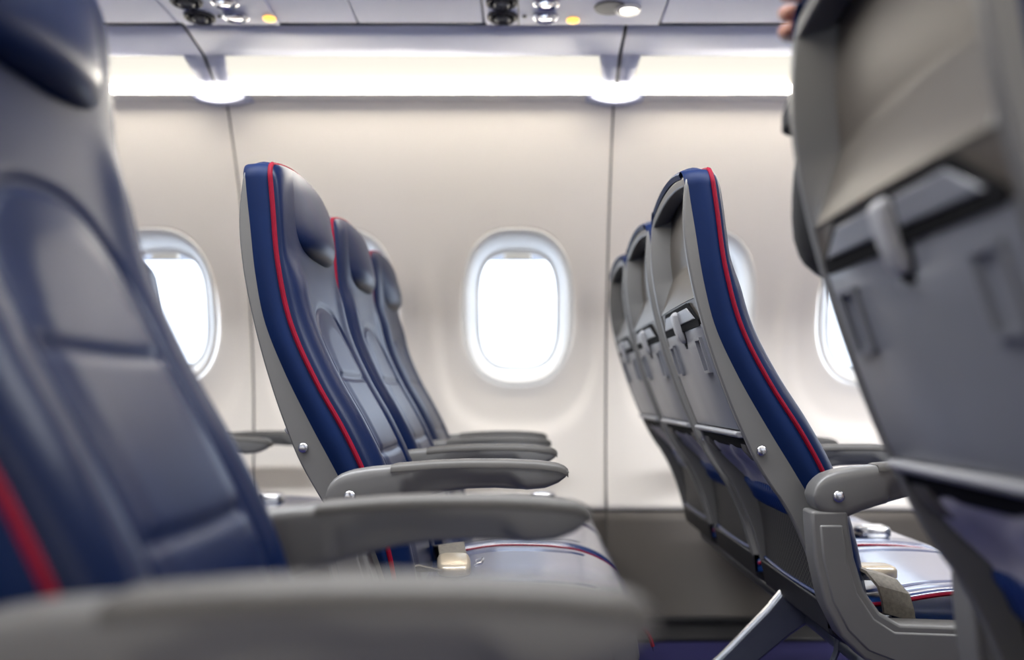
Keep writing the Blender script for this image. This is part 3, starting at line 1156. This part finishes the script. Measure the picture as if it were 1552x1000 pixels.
def make_seat(x, y, recline, label, group, arms, aisle_side=None, belt=None, legs=True):
    """arms: list of (y centre, height offset, has upright bracket)"""
    g = GEO.setdefault(recline, Seat(recline))
    t = empty('passenger_seat', (x, y, 0), label, 'seat', group)
    K = lambda n: (n, recline)
    sh = obj('backrest_shell', g.shell, M['plastic'], t, key=K('shell'), bevel=0.003)
    for sy, yb in ((-1, 0.0), (1, W)):
        def bolt():
            m_ = MB()
            cx, _, cz = g.R(-0.374, 0, -0.090)
            m_.disc_y(cx, cz, yb - sy * 0.001, yb + sy * 0.006, 0.0085)
            return m_
        obj('bolt', bolt, M['metal'], sh, key=K('bolt%d' % sy))
    rc = obj('back_recess', g.recess, M['recess'], t, key=K('recess'))
    for k_ in (1, 2):
        obj('recess_side', lambda: g.recess(k_), M['plastic'], rc, key=K('recess_s%d' % k_))
    obj('back_lining', g.backing, M['dark'], t, key=K('backing'))
    obj('side_cover', g.gusset, M['leather_side'], t, key=K('gusset'))
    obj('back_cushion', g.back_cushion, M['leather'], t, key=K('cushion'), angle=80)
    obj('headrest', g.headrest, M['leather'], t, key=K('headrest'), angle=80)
    obj('piping', g.piping, M['piping'], t, key=K('piping'), label='red piping along the cover edge')
    tray = obj('tray_table', g.tray, M['tray'], t, key=K('tray'), solid=0.010, bevel=0.002)
    for n_, (a, c) in (('a', (0.045, 0.092)), ('b', (W - 0.092, W - 0.045))):
        obj('label_frame', lambda: g.tray_frame(a, c, 0.046, 0.108), M['tray'], tray, key=K('lf' + n_))
    obj('tray_edge', g.ledge, M['plastic_light'], tray, key=K('ledge'), bevel=0.002)
    lh = obj('latch_housing', g.latch_housing, M['tray'], t, key=K('lh'), bevel=0.0015)
    obj('latch_gap', g.latch_gap, M['dark'], lh, key=K('lg'))
    obj('latch', g.latch, M['plastic_light'], lh, key=K('latch'), bevel=0.002)
    obj('tray_mechanism', g.mechanism, M['dark'], t, key=K('mech'), bevel=0.003)
    for i, yy in enumerate((0.05, W - 0.05)):
        obj('tray_hinge', lambda: g.hinge(yy), M['pad'], t, key=K('hinge%d' % i), bevel=0.003)
    obj('fabric_panel', g.lining, M['fabric'], t, key=K('lining'))
    pk = obj('mesh_pocket', g.net, M['net'], t, key=K('net'))
    obj('pocket_band', g.band, M['band'], pk, key=K('band'), label='gathered blue elastic band')
    obj('pocket_trim', g.net_trim, M['band'], pk, key=K('trim'))
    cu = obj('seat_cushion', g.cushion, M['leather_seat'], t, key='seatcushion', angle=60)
    for j_, sg_ in ((0, -1), (60, 1)):
        obj('piping', lambda: g.cushion_piping(j_, sg_), M['piping'], cu, key='cpiping%d' % j_)
    obj('seat_pan', seat_pan, M['rail'], t, key='pan', bevel=0.004)
    for i, bx in enumerate((-0.20, 0.08)):
        obj('seat_beam', lambda: beam(bx), M['leg'], t, key='beam%d' % i)
    for yc, dz, br in arms:
        a = obj('armrest', arm_body, M['plastic'], t, (0, yc, dz), key='arm', angle=50)
        obj('armrest_pad', arm_pad, M['pad'], a, key='pad', angle=50)
        for sg in (-1, 1):
            obj('pivot_bolt', lambda: arm_bolt(sg), M['metal'], a, key='abolt%d' % sg)
        if br:
            b_ = obj('side_bracket', bracket, M['plastic'], t, (0, yc, 0), key='bracket', bevel=0.005, segs=3)
            obj('bracket_cover', bracket_inset, M['plastic'], b_, key='inset', bevel=0.003)
    if legs:
        for n_, fn in (('leg', leg_rear), ('leg', leg_front)):
            lg = obj(n_, fn, M['leg'], t, (0, legs, 0), key=fn.__name__, bevel=0.003 if fn is leg_rear else None)
            if fn is leg_rear:
                for sg in (-1, 1):
                    obj('leg_rim', lambda: leg_rim(sg), M['metal'], lg, key='rim%d' % sg)
        obj('baggage_bar', bag_bar, M['leg'], t, (0, legs - 0.2, 0), key='bar')
    if belt:
        belt(t)
    return t


CT = CAMZ - 0.333         # top of a seat cushion


def belt_fastened(t):
    """belt lying across the cushion from both sides to a buckle near the aisle edge"""
    X = -0.140
    path = [(X - 0.05, W - 0.005, CT - 0.01), (X - 0.03, W - 0.05, CT + 0.020), (X - 0.01, W - 0.13, CT + 0.034), (X, W - 0.2, CT + 0.020), (X, 0.19, CT + 0.018)]
    b_ = obj('seat_belt', ribbon(path, [(1, 0, 0.15)] * 5, 0.052, 0.003), M['web'], t, smooth=False)
    bk = obj('buckle', buckle_body(0.062, 0.075, 0.020), M['buckle'], b_, (X + 0.005, 0.165, CT + 0.008), angle=50)
    bk.rotation_euler = (0.25, 0.0, 0.12)
    fl = obj('buckle_loop', MB_loop(), M['metal'], b_, (X + 0.045, 0.16, CT + 0.02))
    path = [(X - 0.11, 0.02, CT - 0.02), (X - 0.10, 0.05, CT + 0.015), (X - 0.07, 0.085, CT + 0.022), (X - 0.035, 0.115, CT + 0.014)]
    obj('seat_belt', ribbon(path, [(0.6, -0.5, 0.2), (0.7, -0.4, 0.5), (0.8, -0.4, 0.4), (0.9, -0.3, 0.1)], 0.05, 0.003), M['web'], t, smooth=False)


def MB_loop():
    mb = MB()
    mb.tube([(0.0, -0.022, 0), (0.012, -0.024, 0.004), (0.016, 0, 0.008), (0.012, 0.024, 0.004), (0.0, 0.022, 0)], 0.003, 8)
    return mb


def belt_loose(bx, by, wh=True):
    def fn(t):
        path = [(bx - 0.16, by + 0.02, CT - 0.012), (bx - 0.12, by + 0.01, CT + 0.010), (bx - 0.06, by, CT + 0.016), (bx, by, CT + 0.016)]
        b_ = obj('seat_belt', ribbon(path, [(0.1, 1, 0)] * 4, 0.05, 0.003), M['web'], t, smooth=False)
        bk = obj('buckle', buckle_body(0.078, 0.056, 0.026), M['metal'], b_, (bx + 0.02, by, CT + 0.006), angle=50)
        obj('buckle_flap', buckle_flap(0.078, 0.056, 0.026), M['chrome'], b_, (bx + 0.02, by, CT + 0.006), angle=50)
    return fn


def belt_overhang(t):
    """tongue lying on the cushion, webbing end flopped over its aisle edge"""
    X = -0.15
    path = [(X - 0.08, 0.20, CT - 0.004), (X - 0.05, 0.15, CT + 0.012), (X - 0.02, 0.10, CT + 0.020)]
    b_ = obj('seat_belt', ribbon(path, [(0.8, 0.5, 0)] * 3, 0.05, 0.004), M['web'], t, smooth=False)
    bk = obj('buckle', buckle_body(0.085, 0.055, 0.024), M['buckle'], b_, (X - 0.005, 0.105, CT + 0.004), angle=50)
    path = [(X - 0.045, 0.085, CT + 0.020), (X - 0.035, 0.04, CT + 0.030), (X - 0.025, 0.005, CT + 0.026), (X - 0.012, -0.014, CT + 0.006), (X - 0.008, -0.021, CT - 0.016), (X - 0.006, -0.024, CT - 0.036)]
    obj('seat_belt', ribbon(path, [(1, 0.2, -0.30)] * 6, 0.060, 0.005), M['web'], t, smooth=False)
    obj('belt_anchor', buckle_body(0.03, 0.02, 0.016), M['metal'], t, (X - 0.03, -0.012, CT - 0.045), angle=50)


YC, YB, YA, YD = 1.55, 2.04, 2.53, 0.543
DS = 0.92                       # the seats across the aisle are a little narrower
D_ARMS = [((0.960 - YD) / DS, 0, True), ((0.485 - YD) / DS, 0.008, False)]
R0, R1, R2 = -0.757, 0.0, 0.772
NEAR = -0.065
FARR = W + 0.035
grp = lambda r: {0: 'seats of the row behind at left', 1: 'seats of the middle row facing right', 2: 'seats of the front row seen from behind'}[r]
# middle row (left of the picture)
make_seat(R1, YC, 0, 'navy seat in sharp focus, left of the middle window, red piped, nearest the aisle', grp(1), [(NEAR, 0, True)], belt=belt_fastened, legs=0.30)
make_seat(R1, YB, 0, 'middle seat of the sharp left row, between aisle seat and window seat', grp(1), [(-0.031, -0.004, False)], legs=None)
make_seat(R1, YA, 0, 'window seat of the sharp left row, farthest back and against the wall', grp(1), [(-0.031, -0.009, False), (W + 0.03, -0.014, False)], belt=belt_loose(0.03, 0.30), legs=None)
make_seat(R1, YD, 0, 'huge blurred navy leather seat filling the left edge of the photo', grp(1), D_ARMS, legs=0.2).scale = (1, DS, 1)
# row ahead (right), seen from behind
make_seat(R2, YC, 3.2, 'seat seen from behind with navy side and red piping, nearest of the sharp right row', grp(2), [(NEAR, 0, True)], belt=belt_overhang, legs=0.30)
make_seat(R2, YB, 3.2, 'middle one of three sharp grey seat backs right of the window', grp(2), [(-0.031, -0.004, False)], belt=belt_loose(0.0, 0.08), legs=None)
make_seat(R2, YA, 3.2, 'farthest of the three grey seat backs, against the wall', grp(2), [(-0.031, -0.009, False), (W + 0.03, -0.014, False)], legs=None)
make_seat(R2, YD, 3.2, 'large blurred grey seat back with tray table at right edge', grp(2), D_ARMS, legs=0.2).scale = (1, DS, 1)
# row behind, seen between the first two
make_seat(R0, YB, 0, 'middle seat of the row behind, mostly hidden by the big blurred seat', grp(0), [(-0.031, -0.004, False)], legs=None)
make_seat(R0, YA, 0, 'window seat of the row behind, its blue cushion and silver buckle showing', grp(0), [(-0.031, -0.009, False), (W + 0.03, -0.014, False)], belt=belt_loose(-0.04, 0.28), legs=None)


# ------------------------------------------------------------------ the person standing in the aisle, mostly hidden
def skin_obj(name, verts, edges, radii, m, parent, root=0, sub=2):
    me = bpy.data.meshes.new(name)
    me.from_pydata(verts, edges, [])
    me.materials.append(m)
    o = bpy.data.objects.new(name, me)
    COL.objects.link(o)
    o.parent = parent
    sk = o.modifiers.new('skin', 'SKIN')
    sk.use_smooth_shade = True
    lay = me.skin_vertices[0] if me.skin_vertices else None
    if lay is None:
        bpy.context.view_layer.objects.active = o
        bm = bmesh.new()
        bm.from_mesh(me)
        bm.verts.layers.skin.verify()
        bm.to_mesh(me)
        bm.free()
        lay = me.skin_vertices[0]
    for i, r in enumerate(radii):
        rr = r if isinstance(r, tuple) else (r, r)
        lay.data[i].radius = rr
        lay.data[i].use_root = (i == root)
    sb = o.modifiers.new('sub', 'SUBSURF')
    sb.levels = sub
    sb.render_levels = sub
    return o


def build_person():
    px, py = 0.98, 1.22
    t = empty('person', (px, py, 0), 'person in black bending over behind the blurred right seat, hand on its top corner', 'person')
    L = lambda x, y, z: (x - px, y - py, z)
    # bending towards the rear (-x): the left side is towards the camera (-y)
    sh_l, el_l, wr_l = (0.61, 1.05, 1.16), (0.340, 1.05, 0.905), (0.337, 0.975, 1.135)
    sh_r, el_r, wr_r = (0.61, 1.39, 1.16), (0.80, 1.40, 0.93), (0.66, 1.33, 0.76)
    V = [(0.98, 1.22, 0.98), (0.86, 1.22, 1.06), (0.74, 1.22, 1.12), (0.63, 1.22, 1.19), (0.58, 1.22, 1.27), (0.545, 1.22, 1.35), (0.55, 1.22, 1.45), (0.57, 1.22, 1.52),
         sh_l, el_l, wr_l, sh_r, el_r, wr_r,
         (0.98, 1.13, 0.92), (0.96, 1.12, 0.50), (1.04, 1.12, 0.09), (0.93, 1.115, 0.045),
         (0.98, 1.31, 0.92), (0.96, 1.32, 0.50), (1.04, 1.32, 0.09), (0.93, 1.325, 0.045)]
    E = [(0, 1), (1, 2), (2, 3), (3, 4), (4, 5), (5, 6), (6, 7), (3, 8), (8, 9), (9, 10), (3, 11), (11, 12), (12, 13), (0, 14), (14, 15), (15, 16), (16, 17), (0, 18), (18, 19), (19, 20), (20, 21)]
    Rr = [(0.11, 0.13), (0.10, 0.125), (0.11, 0.13), (0.09, 0.10), 0.052, 0.072, (0.090, 0.078), 0.065,
          0.052, 0.038, 0.025, 0.052, 0.040, 0.027, 0.085, 0.056, 0.042, 0.036, 0.085, 0.056, 0.042, 0.036]
    skin_obj('body', [L(*v) for v in V], E, Rr, M['skin'], t)
    jv = [(1.02, 1.22, 0.95), (0.95, 1.22, 1.00), (0.84, 1.22, 1.07), (0.73, 1.22, 1.13), (0.64, 1.22, 1.18), (0.595, 1.22, 1.235), sh_l, el_l, (0.338, 0.985, 1.105), sh_r, el_r, (0.675, 1.338, 0.79)]
    je = [(0, 1), (1, 2), (2, 3), (3, 4), (4, 5), (4, 6), (6, 7), (7, 8), (4, 9), (9, 10), (10, 11)]
    jr = [(0.150, 0.160), (0.145, 0.160), (0.118, 0.145), (0.135, 0.155), (0.120, 0.140), 0.082, 0.074, 0.060, 0.036, 0.074, 0.050, 0.038]
    skin_obj('jacket', [L(*v) for v in jv], je, jr, M['suit'], t)
    # wide turned-up cuff of the near sleeve
    mb = MB()
    mb.loft([[L(0.325 + (r_ * math.cos(a_)), 0.985 + r_ * 0.8 * math.sin(a_), z_) for a_ in [2 * math.pi * k / 20 for k in range(20)]]
             for z_, r_ in ((1.045, 0.020), (1.043, 0.052), (1.060, 0.052), (1.090, 0.040), (1.108, 0.030), (1.106, 0.020))])
    obj('cuff', mb, M['suit'], t)
    tv = [(0.99, 1.22, 0.95), (0.98, 1.13, 0.90), (0.96, 1.12, 0.50), (1.04, 1.12, 0.08), (0.98, 1.31, 0.90), (0.96, 1.32, 0.50), (1.04, 1.32, 0.08)]
    te = [(0, 1), (1, 2), (2, 3), (0, 4), (4, 5), (5, 6)]
    tr_ = [(0.12, 0.13), 0.096, 0.070, 0.058, 0.096, 0.070, 0.058]
    skin_obj('trousers', [L(*v) for v in tv], te, tr_, M['suit'], t)
    for yy in (1.12, 1.325):
        skin_obj('shoe', [L(1.07, yy, 0.05), L(0.99, yy, 0.045), L(0.90, yy - 0.005, 0.035), L(0.85, yy - 0.005, 0.03)], [(0, 1), (1, 2), (2, 3)], [0.045, 0.042, 0.040, 0.028], M['suit'], t)
    HD = lambda x, y, z: (x - 0.016 - px, y - 0.015 - py, z - 0.25 - py * 0)
    # head details
    mb = MB()
    hc = Vector(HD(0.585, 1.235, 1.715))
    rings = []
    for q in np.linspace(0.02, 1, 14):
        ring = []
        for k in range(32):
            a_ = 2 * math.pi * k / 32
            front = max(0.0, -math.cos(a_))                 # the face side keeps a higher hairline
            th = q * (1.95 - 1.05 * front ** 1.5)
            lump = 1 + 0.02 * math.sin(7 * a_ + 5 * q)
            ring.append(hc + Vector((0.118 * lump * math.sin(th) * math.cos(a_), 0.100 * lump * math.sin(th) * math.sin(a_), 0.118 * math.cos(th))))
        rings.append(ring)
    o_ = mb.grid(rings, close_j=True)
    mb.cap(o_, 32)
    obj('hair', mb, M['hair'], t, solid=0.012)
    for yy in (1.205, 1.265):
        mb = MB()
        mb.lathe_z(0, 0, [(0.001, -0.011), (0.008, -0.007), (0.011, 0), (0.008, 0.007), (0.001, 0.011)], n=12)
        ey = obj('eye', mb, M['bezel'], t, HD(0.487, yy, 1.685))
        mb = MB()
        mb.tube([(-0.0095, 0, 0), (-0.0118, 0, 0)], 0.0048, 12)
        obj('iris', mb, M['hair'], ey)
        mb = MB()
        mb.tube([HD(0.482, yy - 0.018, 1.706), HD(0.477, yy, 1.711), HD(0.482, yy + 0.018, 1.706)], [0.002, 0.0035, 0.002], 8)
        obj('eyebrow', mb, M['hair'], t)
    skin_obj('nose', [HD(0.478, 1.235, 1.685), HD(0.460, 1.235, 1.648), HD(0.475, 1.235, 1.640)], [(0, 1), (1, 2)], [0.008, 0.013, 0.010], M['skin'], t, sub=1)
    mb = MB()
    mb.tube([HD(0.492, 1.212, 1.612), HD(0.478, 1.235, 1.611), HD(0.492, 1.258, 1.612)], [0.003, 0.006, 0.003], 8)
    obj('mouth', mb, M['lips'], t)
    for yy, sg in ((1.150, -1), (1.320, 1)):
        skin_obj('ear', [HD(0.585, yy, 1.695), HD(0.595, yy + sg * 0.006, 1.67), HD(0.582, yy, 1.645)], [(0, 1), (1, 2)], [(0.016, 0.009), (0.018, 0.009), (0.010, 0.008)], M['skin'], t, sub=1)

    # left hand on the top corner of the seat back: fingers curl round the rear edge
    def hand(palm, fingers, thumb):
        verts, edges, radii = [], [], []

        def chain(pts, rs, root=None):
            o = len(verts)
            verts.extend([L(*p) for p in pts])
            radii.extend(rs)
            for i in range(len(pts) - 1):
                edges.append((o + i, o + i + 1))
            if root is not None:
                edges.append((root, o))
        chain(palm, [0.025, 0.024, 0.026, 0.027])
        for f in fingers:
            chain(f, [0.0105, 0.0095, 0.0088, 0.0072], 3)
        chain(thumb, [0.0125, 0.0105, 0.0085], 2)
        skin_obj('hand', verts, edges, radii, M['skin'], t, sub=2)
    fy = [0.985, 0.967, 0.949, 0.935]
    fz = [1.205, 1.185, 1.163, 1.142]
    fl = [1.0, 1.1, 1.03, 0.82]
    fingers = []
    for y0, z0, l in zip(fy, fz, fl):
        fingers.append([(0.302, 0.975, z0), (0.280, 0.970, z0 - 0.004), (0.2665, 0.955, z0 - 0.010 * l), (0.268, 0.935 - 0.008 * l, z0 - 0.018 * l)])
    hand([(0.338, 0.985, 1.085), (0.333, 0.977, 1.135), (0.330, 0.976, 1.160), (0.320, 0.976, 1.182)], fingers, [(0.345, 0.965, 1.178), (0.340, 0.945, 1.192), (0.330, 0.925, 1.196)])
    fingers = []
    for i, l in enumerate(fl):
        x0 = 0.655 - 0.019 * i
        fingers.append([(x0, 1.315, 0.672), (x0 - 0.002, 1.312, 0.640 - 0.004 * l), (x0 + 0.002, 1.316, 0.613 - 0.006 * l), (x0 + 0.006, 1.326, 0.592 - 0.010 * l)])
    hand([(0.685, 1.345, 0.805), (0.662, 1.331, 0.765), (0.648, 1.322, 0.725), (0.635, 1.318, 0.695)], fingers, [(0.668, 1.312, 0.715), (0.678, 1.300, 0.688), (0.678, 1.294, 0.662)])


build_person()
